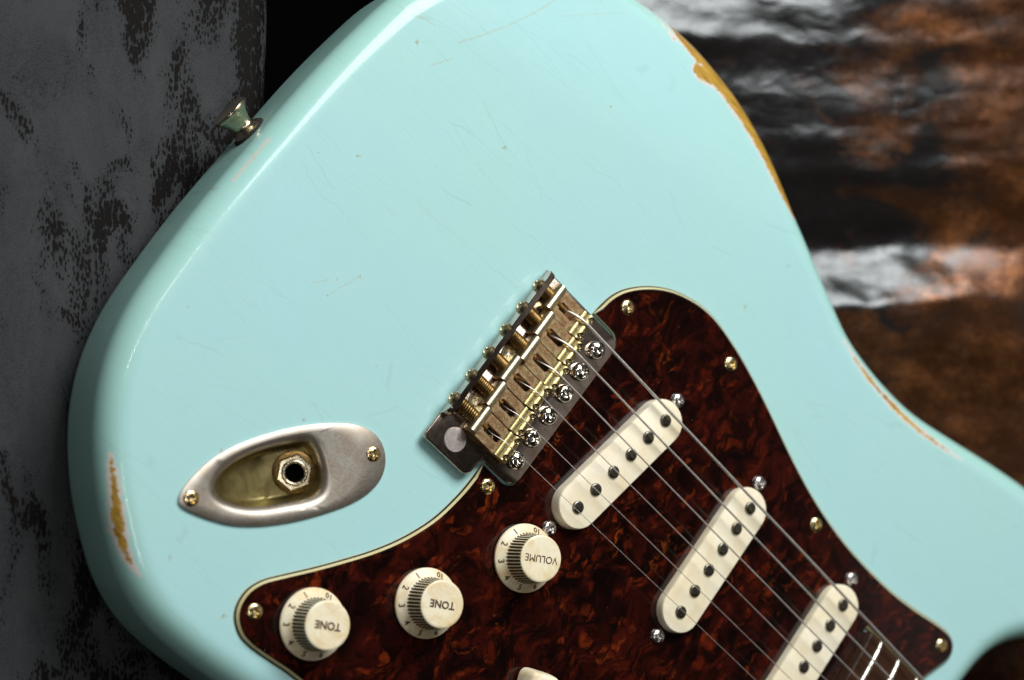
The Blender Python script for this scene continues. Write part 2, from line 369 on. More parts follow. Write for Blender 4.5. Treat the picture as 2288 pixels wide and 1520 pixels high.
# ------------------------------------------------------------------ setting: fabrics under the guitar
def m_fabric_grey():
    t = NT('grey_flocked_fabric')
    warp = t.vmath('SUBTRACT', t.noise(0.05, 3, 0.5, out='Color'), (0.5, 0.5, 0.5)).outputs[0]
    ws = t.vmath('SCALE', warp); ws.inputs['Scale'].default_value = 5
    p = t.vmath('ADD', t.P, ws.outputs[0]).outputs[0]
    patch = t.noise(0.028, 5, 0.62, 0.7, vec=t.map((1.9, 0.8, 1), loc=(12, 34, 0), vec=p))
    sep = t.node('ShaderNodeSeparateXYZ', [t.P]).outputs[0]
    near = t.range(sep, -185, -95, -0.085, 0.075)                 # the flocking is denser towards the cloth's edge
    dens = t.range(t.math('ADD', patch, near), 0.44, 0.60, 0.0, 0.76)
    ve = t.node('ShaderNodeTexVoronoi', {'Vector': t.map((1.0, 0.42, 0), vec=t.P), 'Scale': 0.85, 'Randomness': 1.0}, feature='F1', voronoi_dimensions='2D')
    spot = t.range(t.math('SUBTRACT', t.math('ADD', dens, t.math('MULTIPLY', t.math('SUBTRACT', t.noise(1.1, 4, 0.65), 0.5), 0.7)), ve.outputs['Distance']), -0.02, 0.12, smooth=True)
    spot = t.math('MULTIPLY', spot, t.range(dens, 0.02, 0.10))
    grey = t.mix(t.range(t.noise(0.035, 6, 0.68, 0.4, vec=t.map((1, 0.5, 1))), 0.34, 0.66), (0.015, 0.0170, 0.0200), (0.044, 0.0470, 0.0505))
    grey = t.mix(t.range(t.noise(1.6, 4, 0.7), 0.36, 0.66, 0, 0.7), grey, (0.056, 0.0595, 0.064))
    grey = t.mix(t.math('MULTIPLY', dens, 0.75), grey, (0.010, 0.0105, 0.012))
    t.set(Base_Color=t.mix(spot, grey, (0.0035, 0.003, 0.0028)), Roughness=0.7)
    t.b.inputs['Specular IOR Level'].default_value = 0.12
    t.bump(t.math('ADD', t.math('MULTIPLY', t.noise(1.8, 3, 0.6), 0.5), t.math('MULTIPLY', spot, -0.3)), 0.5, 0.4)
    return t.m
M['grey_fabric'] = m_fabric_grey()
def m_fabric_brown():
    t = NT('glossy_bronze_fabric')
    sep = t.node('ShaderNodeSeparateXYZ', [t.P])
    p = t.map((0.5, 1.0, 1))
    big = t.noise(0.030, 5, 0.62, 0.6, vec=p)
    copper = t.range(t.math('ADD', big, t.range(sep.outputs[0], 190, 310, -0.14, 0.17)), 0.43, 0.62)
    c = t.mix(copper, (0.009, 0.0078, 0.0078), (0.070, 0.026, 0.009))
    fl = t.math('ADD', t.noise(0.9, 4, 0.7, 0.6), t.math('MULTIPLY', t.math('SUBTRACT', t.noise(0.05, 4, 0.6, vec=t.map((0.6, 1, 1), loc=(7, 70, 0))), 0.5), 0.9))
    c = t.mix(t.range(fl, 0.50, 0.80, 0, 0.8), c, t.mix(copper, (0.020, 0.017, 0.017), (0.52, 0.20, 0.07)))
    t.set(Base_Color=c, Metallic=t.math('MULTIPLY', copper, 0.6), Roughness=t.range(t.noise(0.25, 4, 0.6), 0.3, 0.7, 0.19, 0.27), Coat_Weight=0.12, Coat_Roughness=0.14)
    t.b.inputs['Specular Tint'].default_value = (0.86, 0.95, 1.0, 1)
    t.b.inputs['Specular IOR Level'].default_value = 0.66
    h = t.math('ADD', t.math('MULTIPLY', t.noise(0.12, 5, 0.62, 0.8, vec=t.map((0.45, 1, 1))), 0.9), t.math('MULTIPLY', t.noise(1.3, 3, 0.6), t.range(copper, 0, 1, 0.12, 0.34)))
    h = t.math('ADD', h, t.math('MULTIPLY', t.range(t.math('ABSOLUTE', t.math('SUBTRACT', t.math('ADD', sep.outputs[0], t.math('MULTIPLY', t.noise(0.03), 6)), 238)), 1.4, 0.0), 0.15))
    t.bump(h, 0.55, 1.0)
    return t.m
M['bronze_fabric'] = m_fabric_brown()
M['gap_dark'] = simple('gap_dark_paint', (0.0012, 0.0012, 0.0013), 0.95, Specular_IOR_Level=0.0)  # near-black, glossless: the gap's darkness is put into the colour

def sheet(name, x0, x1, y0, y1, nx, ny, fz, mat):
    V = []; F = []
    for j in range(ny+1):
        for i in range(nx+1):
            x = x0+(x1-x0)*i/nx; y = y0+(y1-y0)*j/ny; q = fz(x, y)
            V.append(q if isinstance(q, tuple) else (x, y, q))
    for j in range(ny):
        for i in range(nx):
            a = j*(nx+1)+i; F.append((a, a+1, a+nx+2, a+nx+1))
    o = finish(name, V, F, mat, smooth=180); o['kind'] = 'structure'
    return o
def nz(x, y, s, o=0): return mnoise.noise(Vector((x*s, y*s, o)))
def grey_z(x, y):
    z = -47.5 + 1.6*nz(x, y*0.4, 0.012, 3) + 0.8*nz(x, y*0.5, 0.04, 7)
    e = x - (-86 + 2.5*nz(0, y, 0.02, 5))
    if e > 0: z -= 0.09*e*e*e*0.12 + e*0.6
    return max(z, -140)
sheet('grey_fabric', -420, -55, -330, 360, 110, 170, grey_z, M['grey_fabric'])
def ridge(y, c, w, h): return h*math.exp(-((y-c)/w)**2)
SLOPES = [(-430,0),(-200,0),(-150,.2),(-120,.25),(-100,-.3),(-75,.3),(-58,-.30),(-50,.05),(-25,.08),(-16,.30),(6,.30),(14,.14),(28,.10),(50,.06),(62,.04),(84,.08),(90,.12),(100,.07),(108,-.06),(116,.12),(130,.04),(138,.16),(143,.26),(149,.24),(153,.08),(185,.0),(200,.0),(240,.05),(270,-.2),(300,.1),(430,0)]
FY = np.arange(-430, 431, 1.0); FZ = np.cumsum(np.interp(FY, [a for a, b in SLOPES], [b for a, b in SLOPES])); FZ = FZ - np.interp(50, FY, FZ) - 64
def bank(pts): q = np.cumsum(np.interp(FY, [a for a, b in pts], [b for a, b in pts])); return q - q[0]
FOLD_A = bank([(28, 0), (30, -.52), (50, -.47), (58, 0), (62, .30), (88, .30), (92, 0)]); FOLD_B = bank([(150, 0), (152, -.20), (186, -.16), (190, .1), (240, .1), (246, 0)])
def brown_z(x, y):
    yy = y + 5*nz(x, y*0.3, 0.012, 11) + 3.2*nz(x, y*0.5, 0.035, 21) + 1.3*nz(x, y*0.5, 0.10, 23) - 0.03*(x-200)
    z = float(np.interp(yy, FY, FZ) + np.interp(yy, FY, FOLD_A)*np.interp(x, [262, 320], [1, 0.1]) + np.interp(yy, FY, FOLD_B)*np.interp(x, [165, 240], [1, 0.15])) + (lambda q: 0.24*(q-q**3/3/160**2))(min(max(x-185, -110), 240))
    z += 2.0*nz(x*0.35, yy, 0.030, 2) + 0.8*nz(x*0.45, yy, 0.075, 9) + 0.3*nz(x*0.7, yy, 0.2, 4)
    return z
sheet('bronze_fabric', 45, 620, -420, 420, 220, 420, brown_z, M['bronze_fabric'])
sheet('gap_dark_sheet', -700, 900, -700, 700, 4, 4, lambda x, y: -160, M['gap_dark'])  # added sheet, its black stands in for shade in the gap between fabrics

# ------------------------------------------------------------------ the guitar: local x = along the strings to the neck, local y = towards the bass side
guitar = bpy.data.objects.new('electric_guitar', None); col.objects.link(guitar)
guitar.location = (0.01707, -0.02448, 0); guitar.rotation_euler = (0, 0, R(-39.8733))
guitar['label'] = 'pale blue electric guitar with worn edges and tortoiseshell pickguard lying on dark fabric'
guitar['category'] = 'guitar'

# --- body
LEFT = [(-147.0,83.4),(-149.2,75.2),(-150.7,62.2),(-152.0,49.1),(-153.1,32.3),(-153.5,15.4),(-153.7,-4.4),(-153.9,-17.7),(-153.8,-39.2),(-153.1,-53.4),(-152.3,-65.1),(-151.4,-76.6),(-150.0,-85.5),(-146.9,-97.8),(-141.2,-111.4),(-134.1,-122.5),(-127.5,-130.7),(-118.8,-139.4),(-112.1,-145.2),(-102.7,-151.9),(-92.9,-158.4),(-81.6,-163.3),(-70.3,-165.7),(-58.1,-165.9),(-46.9,-165.3),(-36.2,-164.1)]
RIGHT = [(-70.7,158.9),(-65.6,160.6),(-56.3,163.1),(-46.1,164.1),(-35.5,165.1),(-23.8,164.2),(-14.2,163.4),(-4.0,161.7),(4.9,159.0),(15.4,155.7),(25.2,151.4),(33.9,147.4),(43.0,142.9),(53.1,139.0),(63.1,134.2),(66.3,133.0),(77.1,129.1),(86.5,125.2),(94.4,122.4),(104.9,120.8),(116.6,119.8),(128.8,119.9),(140.7,120.7),(154.5,123.9),(170.3,128.1),(186.2,132.4),(198.7,135.3),(210.1,137.7)]
FARB = [(235,141),(258,141),(276,136),(285,125),(282,112),(268,99),(251.5,85),(245,78),(240.3,70.6),(236.8,61.6),(235.2,50),(234,35),(233,10),(232,-15),(226,-30),(212,-36),(201,-44),(198,-58),(205,-76),(222,-95),(238,-112),(244,-128),(236,-142),(215,-147),(190,-141),(165,-131),(140,-123),(115,-121),(85,-128),(50,-143),(15,-156),(-12,-161)]
TOPB = [(-85, 155.5), (-105, 143.5), (-124, 127), (-138, 106)]
outline = LEFT[::-1] + [] 
ctrl = LEFT + FARB[::-1] + RIGHT[::-1] + TOPB
loop = ccw(resample(smooth_loop(resample(catmull(ctrl, 2.0), 2.5), 10), 2.4))
cA = np.array([-152., 75.]); cD = np.array([222., 57.])/np.hypot(222, 57); cN = np.array([-cD[1], cD[0]])
def ztop(u, v):
    d = (u-cA[0])*cN[0]+(v-cA[1])*cN[1]
    return -5.0*(max(d, 0)/57)**1.6
def inset_s(pts, d):
    A = np.array(pts)
    for _ in range(2):
        pass
    t = np.roll(A, -2, 0)-np.roll(A, 2, 0); t /= np.linalg.norm(t, axis=1)[:, None]
    return [tuple(q) for q in A + np.stack([-t[:, 1], t[:, 0]], 1)*d]
RB = 11.0; TH = 44.0
loops = []; edge = []
lv = []
for k in range(0, 13):
    a = math.pi/2*k/12; lv.append((RB-RB*math.sin(math.pi/2-a+0) if False else RB*(1-math.sin(a)) , 0))
levels = []
for k in range(0, 9): a = math.pi/2*(1-k/8); levels.append((RB*(1-math.cos(a)), -TH+RB*(1-math.sin(a)), False))
for k in range(0, 15): a = math.pi/2*k/14; levels.append((RB*(1-math.cos(a)), -RB*(1-math.sin(a)), True))
for d in (12.3, 13.8, 15.4): levels.append((d, 0.0, True))
for d, z, top in levels:
    ip = inset_s(loop, d)
    loops.append([(x, y, z + (ztop(x, y) if top else 0)) for x, y in ip]); edge += [d if top else 0.0]*len(ip)
V, F = rings(loops, True, False)
n = len(loop); off = (len(levels)-1)*n
inner = [(p[0], p[1]) for p in loops[-1]]
# hole for the sunken jack cup
JC = (-68.4, -94.2); JA = math.atan2(-64.7+123.4, -46.2+90.6)
def jack_cup(s, k=40):
    # egg-shaped recess, wide at the upper end, in plate coordinates (x along the plate towards the wide end)
    pts = [(-27.6, 0.3), (-25.6, 4.4), (-20.6, 7.8), (-13.0, 10.2), (-3.5, 11.4), (6.3, 11.4), (11.8, 10.8), (14.6, 9.0), (16.0, 5.6), (16.5, 1.2), (16.4, -3.4), (15.0, -7.6), (12.2, -9.9), (7.5, -10.7), (-0.8, -10.3), (-10.0, -9.5), (-17.2, -7.8), (-22.8, -5.2), (-26.4, -2.4)]
    return [(x*s, y*s) for x, y in resample(catmull(pts, 0.8), 1.6)]
def to_uv(p, c, a): return (c[0]+p[0]*math.cos(a)-p[1]*math.sin(a), c[1]+p[0]*math.sin(a)+p[1]*math.cos(a))
hole = ccw([to_uv(p, JC, JA) for p in jack_cup(1.06)])
from mathutils.geometry import intersect_point_tri_2d
def inside_mask(P, poly):
    P = np.asarray(P); x, y = P[:, 0], P[:, 1]; A = np.array(poly); B = np.roll(A, -1, 0); c = np.zeros(len(P), bool)
    for (x0, y0), (x1, y1) in zip(A, B):
        m = ((y0 > y) != (y1 > y)) & (x < (x1-x0)*(y-y0)/(y1-y0+1e-12)+x0); c ^= m
    return c
gx, gy = np.meshgrid(np.arange(-150, 290, 4.0), np.arange(-170, 172, 4.0)); G = np.stack([gx.ravel(), gy.ravel()], 1)
G += np.random.RandomState(1).uniform(-.6, .6, G.shape)
shr = inset_s(inner, 2.2); hgrow = inset_s(hole, -1.5)
G = G[inside_mask(G, shr) & ~inside_mask(G, hgrow)]
pts2 = [Vector(p) for p in inner] + [Vector(p) for p in hole] + [Vector(p) for p in G.tolist()]
ni, nh = len(inner), len(hole)
ed = [(i, (i+1) % ni) for i in range(ni)] + [(ni+i, ni+(i+1) % nh) for i in range(nh)]
rv, re, rf, ov, oe, of = delaunay_2d_cdt(pts2, ed, [], 1, 1e-4)
rp = np.array([(p.x, p.y) for p in rv])
cen = np.array([rp[list(f)].mean(0) for f in rf])
keep = inside_mask(cen, inner) & ~inside_mask(cen, hole)
idx = {}
for k, p in enumerate(rv):
    src = ov[k][0] if ov[k] else -1
    if 0 <= src < ni: idx[k] = off+src
    else: idx[k] = len(V); V.append((p.x, p.y, ztop(p.x, p.y))); edge.append(30.0)
for f, kp in zip(rf, keep):
    if kp: F.append(tuple(idx[i] for i in f))
body = finish('body', V, F, M['body'], guitar, smooth=180)
PW = [(-54.0,161.3),(-49.2,158.1),(-40.4,156.7),(-34.9,155.8),(-30.0,157.9),(-35.2,154.7),(-34.9,151.3),(-30.3,150.8),(-22.4,153.9),(-13.7,153.2),(-3.7,151.7),(10.8,148.0),(22.5,143.8),(31.9,141.1),(41.1,139.6),(41.5,146),(30,162),(0,178),(-40,182),(-70,172)]
def sdf_poly(P, poly):
    A = np.array(poly); B = np.roll(A, -1, 0); d = np.full(len(P), 1e9)
    for a, b in zip(A, B):
        ba = b-a; h = np.clip(((P-a)@ba)/(ba@ba), 0, 1); d = np.minimum(d, np.linalg.norm(P-a-h[:, None]*ba, axis=1))
    return np.where(inside_mask(P, poly), -d, d)
def sdf_line(P, pl):
    d = np.full(len(P), 1e9)
    for (a0, a1, aw), (b0, b1, bw) in zip(pl[:-1], pl[1:]):
        a = np.array((a0, a1)); ba = np.array((b0, b1))-a; h = np.clip(((P-a)@ba)/(ba@ba), 0, 1)
        d = np.minimum(d, np.linalg.norm(P-a-h[:, None]*ba, axis=1)-(aw+(bw-aw)*h))
    return d
VV = np.array(V); PP = VV[:, :2]
wear = sdf_poly(PP, PW)
wear = np.minimum(wear, sdf_line(PP, [(90,116.8,-0.6),(99.7,114.4,0.3),(110.4,112.9,0.9),(118.5,112.5,0.5),(126.2,112.6,1.2),(133.9,112.7,1.0),(145.8,113.7,0.7),(159.3,116.5,0.3),(171.5,119.2,-0.6)]))
wear = np.minimum(wear, sdf_line(PP, [(-74,157.6,-1.2),(-64,157.6,-0.5),(-54,156.6,-0.2),(-48,155.2,0.2)]))
wl = sdf_line(PP, [(-122.3,-130.2,-0.6),(-118.4,-134.0,0.2),(-112.6,-139.2,0.6),(-106.8,-144.5,1.1),(-101.3,-148.9,0.9),(-96.5,-152.0,0.3),(-91.1,-154.5,-0.3),(-86.4,-155.7,-0.8)])
wl = np.where(VV[:, 2] < -9, 9.0, wl-0.35)
wear = np.minimum(wear, wl); wear = np.where(VV[:, 2] < -24, 9.0, wear)
for nm, arr in (('wear', np.clip(wear, -9, 9)), ('edge', np.array(edge))):
    at = body.data.attributes.new(nm, 'FLOAT', 'POINT'); at.data.foreach_set('value', arr.astype(np.float32))

# --- cross-slotted screw heads, shared meshes
def screw_head(name, r, h, cross, rim, mat, slot_depth=0.55, base=0.0):
    nr, na = 12, 48; V = [(0, 0, base+h-slot_depth)]; F = []
    for i in range(1, nr+1):
        rr = r*i/nr
        for k in range(na):
            a = 2*math.pi*k/na; x, y = rr*math.cos(a), rr*math.sin(a)
            z = base+rim+(h-rim)*math.sqrt(max(0, 1-(rr/r)**2*0.96)) - (h-rim)*0.2
            wdt = 0.21*r*(1.15-0.4*rr/(cross*r)) if rr < cross*r else 0
            dd = min(abs(x), abs(y))
            if rr < cross*r and dd < max(wdt, 0.13*r): z -= slot_depth*(1-0.55*rr/(cross*r))
            V.append((x, y, z))
    for k in range(na): F.append((0, 1+k, 1+(k+1) % na))
    for i in range(nr-1):
        for k in range(na):
            a = 1+i*na+k; b = 1+i*na+(k+1) % na; F.append((a, a+na, b+na, b))
    o0 = len(V)
    for k in range(na):
        a = 2*math.pi*k/na; V.append((r*math.cos(a), r*math.sin(a), base-0.3))
    for k in range(na):
        a = 1+(nr-1)*na+k; b = 1+(nr-1)*na+(k+1) % na; F.append((a, o0+k, o0+(k+1) % na, b))
    o = finish(name, V, F, mat, smooth=32); me = o.data; bpy.data.objects.remove(o)
    return me
ME_guard = screw_head('pickguard_screw', 3.1, 1.4, 0.66, 0.3, M['gold'], 1.1)
ME_pup = screw_head('pickup_screw', 2.9, 2.1, 0.68, 0.7, M['steel'], 1.2)
ME_mount = screw_head('mounting_screw', 3.7, 3.3, 0.62, 1.0, M['chrome'], 1.6)
ME_block = screw_head('block_screw', 3.6, 0.5, 0.55, 0.4, M['nickel'], 0.9)
ME_inton = screw_head('intonation_head', 2.75, 2.3, 0.6, 0.9, M['bronze_head'], 1.2)

# --- pickguard
G1 = [(-8.3,44.6),(-7.2,50.5),(-5.0,56.0),(-1.4,61.2),(3.2,66.1),(8.5,70.4),(14.5,73.9),(21.2,76.5),(27.1,78.0),(33.8,78.6),(40.5,78.2),(46.7,77.2),(53.3,75.9),(60.3,74.1),(68.6,71.7),(77.7,68.7),(86.5,65.6),(95.9,62.2),(106.1,58.8),(117.6,55.5),(129.2,53.0),(141.0,51.3),(151.8,50.6),(164.0,50.6),(176.6,51.3),(188.4,53.0),(199.7,55.4),(207.5,56.8),(212.8,56.7),(216.5,54.6),(218.5,50.9),(218.4,46.8),(216.1,40.7),(212.8,32.7),(212,29.5)]
G2 = [(212,-29.5),(207,-44),(198,-60),(182,-80),(160,-98),(132,-115),(100,-128),(60,-139),(20,-145),(-18.1,-147.0),(-27.4,-148.0),(-34.4,-148.9),(-39.4,-149.3),(-43.8,-149.0),(-47.5,-147.5),(-50.7,-145.0),(-52.7,-141.8),(-53.6,-137.9),(-53.5,-134.0),(-52.4,-130.4),(-50.3,-126.5),(-45.5,-120.4),(-37.9,-110.9),(-30.7,-101.3),(-24.5,-92.5),(-19.0,-83.3),(-14.6,-73.8),(-11.4,-64.1),(-9.4,-51.9),(-8.9,-43.1)]
arc = lambda cx, cy, r, a0, a1, k=7: [(cx+r*math.cos(R(a0+(a1-a0)*i/k)), cy+r*math.sin(R(a0+(a1-a0)*i/k))) for i in range(k+1)]
CUT = [(-8.7, -37.6)] + arc(1.6, -32.6, 5.0, -90, 0) + arc(1.6, 34.9, 5.2, 0, 90) + [(-8.5, 40.1)]
g = catmull(G1, 1.5, False) + [(175.5, 29.5), (175.5, -29.5)] + catmull(G2, 1.5, False) + CUT
gl = ccw(g)
isc = np.array([1.0]*len(gl)); GL = np.array(gl)
incut = (GL[:, 0] > -8.75) & (GL[:, 0] < 7.2) & (np.abs(GL[:, 1]-1.2) < 39.2)
bev = np.where(incut, 0.12, 1.0)
def ply(name, z0, z1, mat, parent, top_bevel=0.0):
    d = lambda z: 2.0*z/2.2
    lp = [[(x, y, z0) for x, y in inset(gl, d(z0)*bev)], [(x, y, z1-top_bevel) for x, y in inset(gl, d(z1-top_bevel)*bev)]]
    if top_bevel: lp.append([(x, y, z1) for x, y in inset(gl, d(z1)*bev + 0.05)])
    v, f = rings(lp); return finish(name, v, f, mat, parent, smooth=20)
guard = ply('pickguard', 1.80, 2.35, M['tort'], guitar, 0.12)
ply('ply', 0.02, 0.30, M['mint'], guard); ply('ply', 0.303, 0.90, M['black'], guard); ply('ply', 0.903, 1.797, M['cream'], guard)
for (u, v), a in zip([(1.3,52.2),(52.6,68.1),(126.7,45.9),(210.4,49.1),(-2.1,-42.8),(-46.5,-138.7)], (40, 65, 10, 33, 62, 35)):
    link('screw', ME_guard, guard, (u, v, 2.25), (R(random.Random(a).uniform(-4, 4)), 0, R(a)))

# --- pickups
pole_v, pole_f = lathe([(2.5, -1.5), (2.5, 0.35), (2.42, 0.62), (2.2, 0.8), (1.6, 0.86)], 24, False, True)
po = finish('pole_piece', pole_v, pole_f, M['pole'], smooth=40); ME_pole = po.data; bpy.data.objects.remove(po)
def pickup(cu, cv, ang, top, name, label, screws):
    st = stadium(69.5, 18.2)
    v, f = prism(st, [(-0.0, 2.0), (0.0, top-0.9), (0.10, top-0.45), (0.35, top-0.12), (0.8, top)])
    m = Matrix.Translation((cu, cv, 0)) @ Matrix.Rotation(ang, 4, 'Z')
    v = [tuple(m @ Vector(p)) for p in v]
    o = finish(name, v, f, M['cover'], guitar, smooth=30); o['label'] = label
    for i in range(6):
        p = m @ Vector((0, 26.55-10.62*i, 0)); link('pole_piece', ME_pole, o, (p.x, p.y, top+0.05))
    for (su, sv, rz) in screws: link('screw', ME_pup, o, (su, sv, 2.35), (0, 0, R(rz)))
    return o
pickup(35.6, 0.8, -math.atan2(9.4, 52.2), 7.9, 'pickup', 'slanted white single coil pickup nearest the bridge', [(42.4, 39.6, 20), (28.8, -37.6, 62)])
pickup(94.15, 0.85, 0, 6.7, 'pickup', 'white single coil pickup in the middle', [(93.8, 40.3, 50), (94.0, -38.1, 28)])
pickup(155.4, 0.6, 0, 6.5, 'pickup', 'white single coil pickup nearest the neck', [(155.0, 40.2, 75), (155.0, -38.5, 5)])

# --- knobs
def knob_mesh():
    nrib = 44; sp = 6; seg = nrib*sp; loops = []; fm = []
    skirt = [(13.0, 0.0), (13.1, 0.25), (13.1, 1.15), (12.95, 1.35), (12.4, 1.75), (11.2, 2.5), (10.2, 3.2), (9.75, 3.7)]
    cap = [(9.35, 3.9, 1), (9.25, 6.0, 1), (9.1, 9.0, 1), (9.0, 11.6, 0.9), (8.95, 12.2, 0.25), (8.8, 12.75, 0), (8.4, 13.0, 0), (7.9, 13.05, 0), (4.0, 12.95, 0), (0.6, 12.92, 0)]
    ang = [2*math.pi*i/seg for i in range(seg)]
    for r, z in skirt: loops.append([(r*math.cos(a), r*math.sin(a), z) for a in ang])
    gro = []
    for r, z, k in cap:
        L = []
        for i, a in enumerate(ang):
            q = i % sp; dep = (0.0, 0.0, 0.62, 0.80, 0.62, 0.0)[q]*k
            L.append(((r-dep)*math.cos(a), (r-dep)*math.sin(a), z))
        loops.append(L)
    V, F = rings(loops)
    for k in range(len(loops)-1):
        for i in range(seg):
            grime = (len(skirt)-1 <= k < len(skirt)+3) and (i % sp in (1, 2, 3, 4))
            fm.append(1 if grime else 0)
    fm += [0, 0]
    return V, F, fm
kv, kf, kfm = knob_mesh()
ko = finish('knob', kv, kf, None, smooth=28, mats=[M['knob'], M['grime']], fmat=kfm); ME_knob = ko.data; bpy.data.objects.remove(ko)
ME_dig = {d: text_mesh('numeral', d, 3.7, M['ink'], 0.10, 0.085) for d in ('1','2','3','4','5','6','7','8','9','10')}
ME_word = {d: text_mesh('lettering', d, 3.9, M['ink'], 0.10, 0.10 if d == 'TONE' else 0.0) for d in ('TONE', 'VOLUME')}
TILT = math.atan2(1.45, 2.2)
for (u, v), word, da, nm, lab in (((-26.3,-128.1), 'TONE', 0, 'tone_knob', 'tone knob in the outer corner of the pickguard'), ((5.0,-93.3), 'TONE', 4, 'tone_knob', 'tone knob in the middle of the three knobs'), ((27.0,-53.8), 'VOLUME', 6, 'volume_knob', None)):
    k = link(nm, ME_knob, guitar, (u, v, 2.95))
    if lab: k['label'] = lab
    link('lettering', ME_word[word], k, (0, 0, 13.06), (0, 0, R(171+39.87+ (0 if word == 'TONE' else 1)))).scale = (0.98, 1.0, 1) if word == 'TONE' else (0.94, 1.0, 1)
    for i in range(10):
        a = R(110+34.5*i+39.87+da); rr = 11.35
        o = link('numeral', ME_dig[str(i+1)], k, (rr*math.cos(a), rr*math.sin(a), 2.46))
        rx = Vector((math.cos(a), math.sin(a), 0)); tz = Vector((0, 0, 1))
        up = (-rx*math.cos(0.56) + tz*math.sin(0.56)).normalized(); nrm = (rx*math.sin(0.56) + tz*math.cos(0.56)).normalized(); xx = up.cross(nrm)
        o.rotation_euler = Matrix((xx, up, nrm)).transposed().to_euler(); o.scale = (0.85, 0.9, 1)

# --- switch tip (only its top shows at the lower edge of the picture)
st = ccw([(-6.0, -4.2), (6.0, -4.2), (6.0, 4.2), (-6.0, 4.2)])
st = ccw(smooth_loop(resample(st, 0.8), 6))
v, f = prism(st, [(-1.6, 4.0), (-1.2, 7.0), (-0.4, 10.5), (0.0, 11.6), (0.5, 12.1), (1.4, 12.4)])
v = [tuple(Matrix.Translation((60.6, -88.0, 0)) @ Matrix.Rotation(math.atan2(4.5, 10.3), 4, 'Z') @ Vector(p)) for p in v]
finish('switch_tip', v, f, M['knob'], guitar, smooth=35)

# --- jack plate with sunken cup
def egg(k=1.0):
    pts = [(-41.8,0.0),(-40.9,2.0),(-38.2,4.7),(-33.2,8.2),(-27.1,11.4),(-20.5,13.6),(-12.5,15.2),(-2.9,16.1),(7.0,16.3),(16.8,15.6),(26.6,13.9),(33.2,11.8),(38.2,8.4),(41.0,4.5),(41.9,0.2),(41.4,-3.9),(39.4,-8.0),(36.1,-11.2),(30.5,-14.0),(22.0,-15.9),(9.6,-16.8),(-2.3,-16.6),(-13.8,-15.2),(-23.0,-12.8),(-29.9,-9.6),(-36.6,-5.5),(-40.8,-2.2)]
    return ccw(smooth_loop(resample(catmull(pts, 0.8), 1.2), 2))
def blend(outer, inner, nn, t):
    return [((1-t)*a+(t)*b, (1-t)*c+t*d) for (a, c), (b, d) in zip(outer, inner)]
def even(loop_, n_, start):
    A = np.array(loop_+[loop_[0]]); d = np.r_[0, np.cumsum(np.linalg.norm(np.diff(A, axis=0), axis=1))]
    k = int(np.argmin(np.hypot(A[:-1, 0]-start[0], A[:-1, 1]-start[1]))); s0 = d[k]
    t = (s0+np.linspace(0, d[-1], n_, endpoint=False)) % d[-1]
    return [(float(a), float(b)) for a, b in zip(np.interp(t, d, A[:, 0]), np.interp(t, d, A[:, 1]))]
NJ = 96
eo = even(egg(), NJ, (-41.8, 0.0)); cu_ = even(ccw(jack_cup(1.0)), NJ, (-27.6, 0.3))
L = [[(x, y, 0.02) for x, y in eo], [(x, y, 0.9) for x, y in eo], [(x, y, 1.15) for x, y in inset(eo, 0.35)]]
L.append([(x, y, 1.18) for x, y in blend(inset(eo, 0.35), cu_, NJ, 0.45)])
L.append([(x, y, 1.16) for x, y in inset_s(cu_, -3.0)])
for ins, z in ((-2.2, 1.08), (-1.5, 0.88), (-0.9, 0.52), (-0.3, -0.05), (0.2, -0.7), (0.6, -1.5)):
    L.append([(x, y, z) for x, y in inset_s(cu_, ins)])
cc = (8.0, -0.2)                                                # jack position inside the cup
def floor_z(x):                                                 # tail ramps down to a crease, the jack face rises again towards the wide end
    k = 1/(1+math.exp(-(x+3)/1.8)); ramp = -3.2 - 8.4*math.sin(min(1, max(0, (x+27)/26))*math.pi/2)
    return ramp*(1-k) + (-11.8 + 0.36*(x+2))*k
for s_, k_ in ((0.975, 0.25), (0.95, 0.48), (0.92, 0.68), (0.88, 0.84), (0.83, 0.95), (0.77, 1), (0.7, 1), (0.63, 1), (0.56, 1), (0.5, 1), (0.44, 1), (0.38, 1), (0.3, 1), (0.22, 1), (0.12, 1)):
    q = [(cc[0]+(x-cc[0])*s_, cc[1]+(y-cc[1])*s_) for x, y in inset_s(cu_, 0.6)]
    L.append([(x, y, -1.5*(1-k_)+floor_z(x)*k_) for x, y in q])
v, f = rings(L, False, True)
mj = Matrix.Translation((JC[0], JC[1], 0)) @ Matrix.Rotation(JA, 4, 'Z')
jack = finish('jack_plate', [tuple(mj @ Vector(p)) for p in v], f, M['jack'], guitar, smooth=40)
for u, v_, a in ((-46.2,-64.7, 30), (-90.6,-123.4, 50)): link('screw', ME_guard, jack, (u, v_, 1.0), (0, 0, R(a))).scale = (0.95, 0.95, 0.9)
jp = mj @ Vector((cc[0], cc[1], 0)); tiltm = Matrix.Translation((jp.x, jp.y, -7.6)) @ Matrix.Rotation(JA, 4, 'Z') @ Matrix.Rotation(R(-20), 4, 'Y')
hexa = [(6.9*math.cos(R(60*i+8)), 6.9*math.sin(R(60*i+8))) for i in range(6)]
def put(vf, m): return [tuple(m @ Vector(p)) for p in vf[0]], vf[1]
wv, wf = put(lathe([(7.9, -0.6), (7.9, 0.5), (7.6, 0.7), (4.6, 0.7)], 40, False, False), tiltm); finish('washer', wv, wf, M['brass'], jack)
hx = [[(x*s, y*s, z) for x, y in hexa] for s, z in ((1, 0.7), (1, 2.6), (0.93, 3.1))]
hx.append([(4.2*math.cos(R(60*i+8)), 4.2*math.sin(R(60*i+8)), 3.15) for i in range(6)])
v, f = rings(hx, False, False); v, f = put((v, f), tiltm); finish('hex_nut', v, f, M['nickel'], jack, smooth=15)
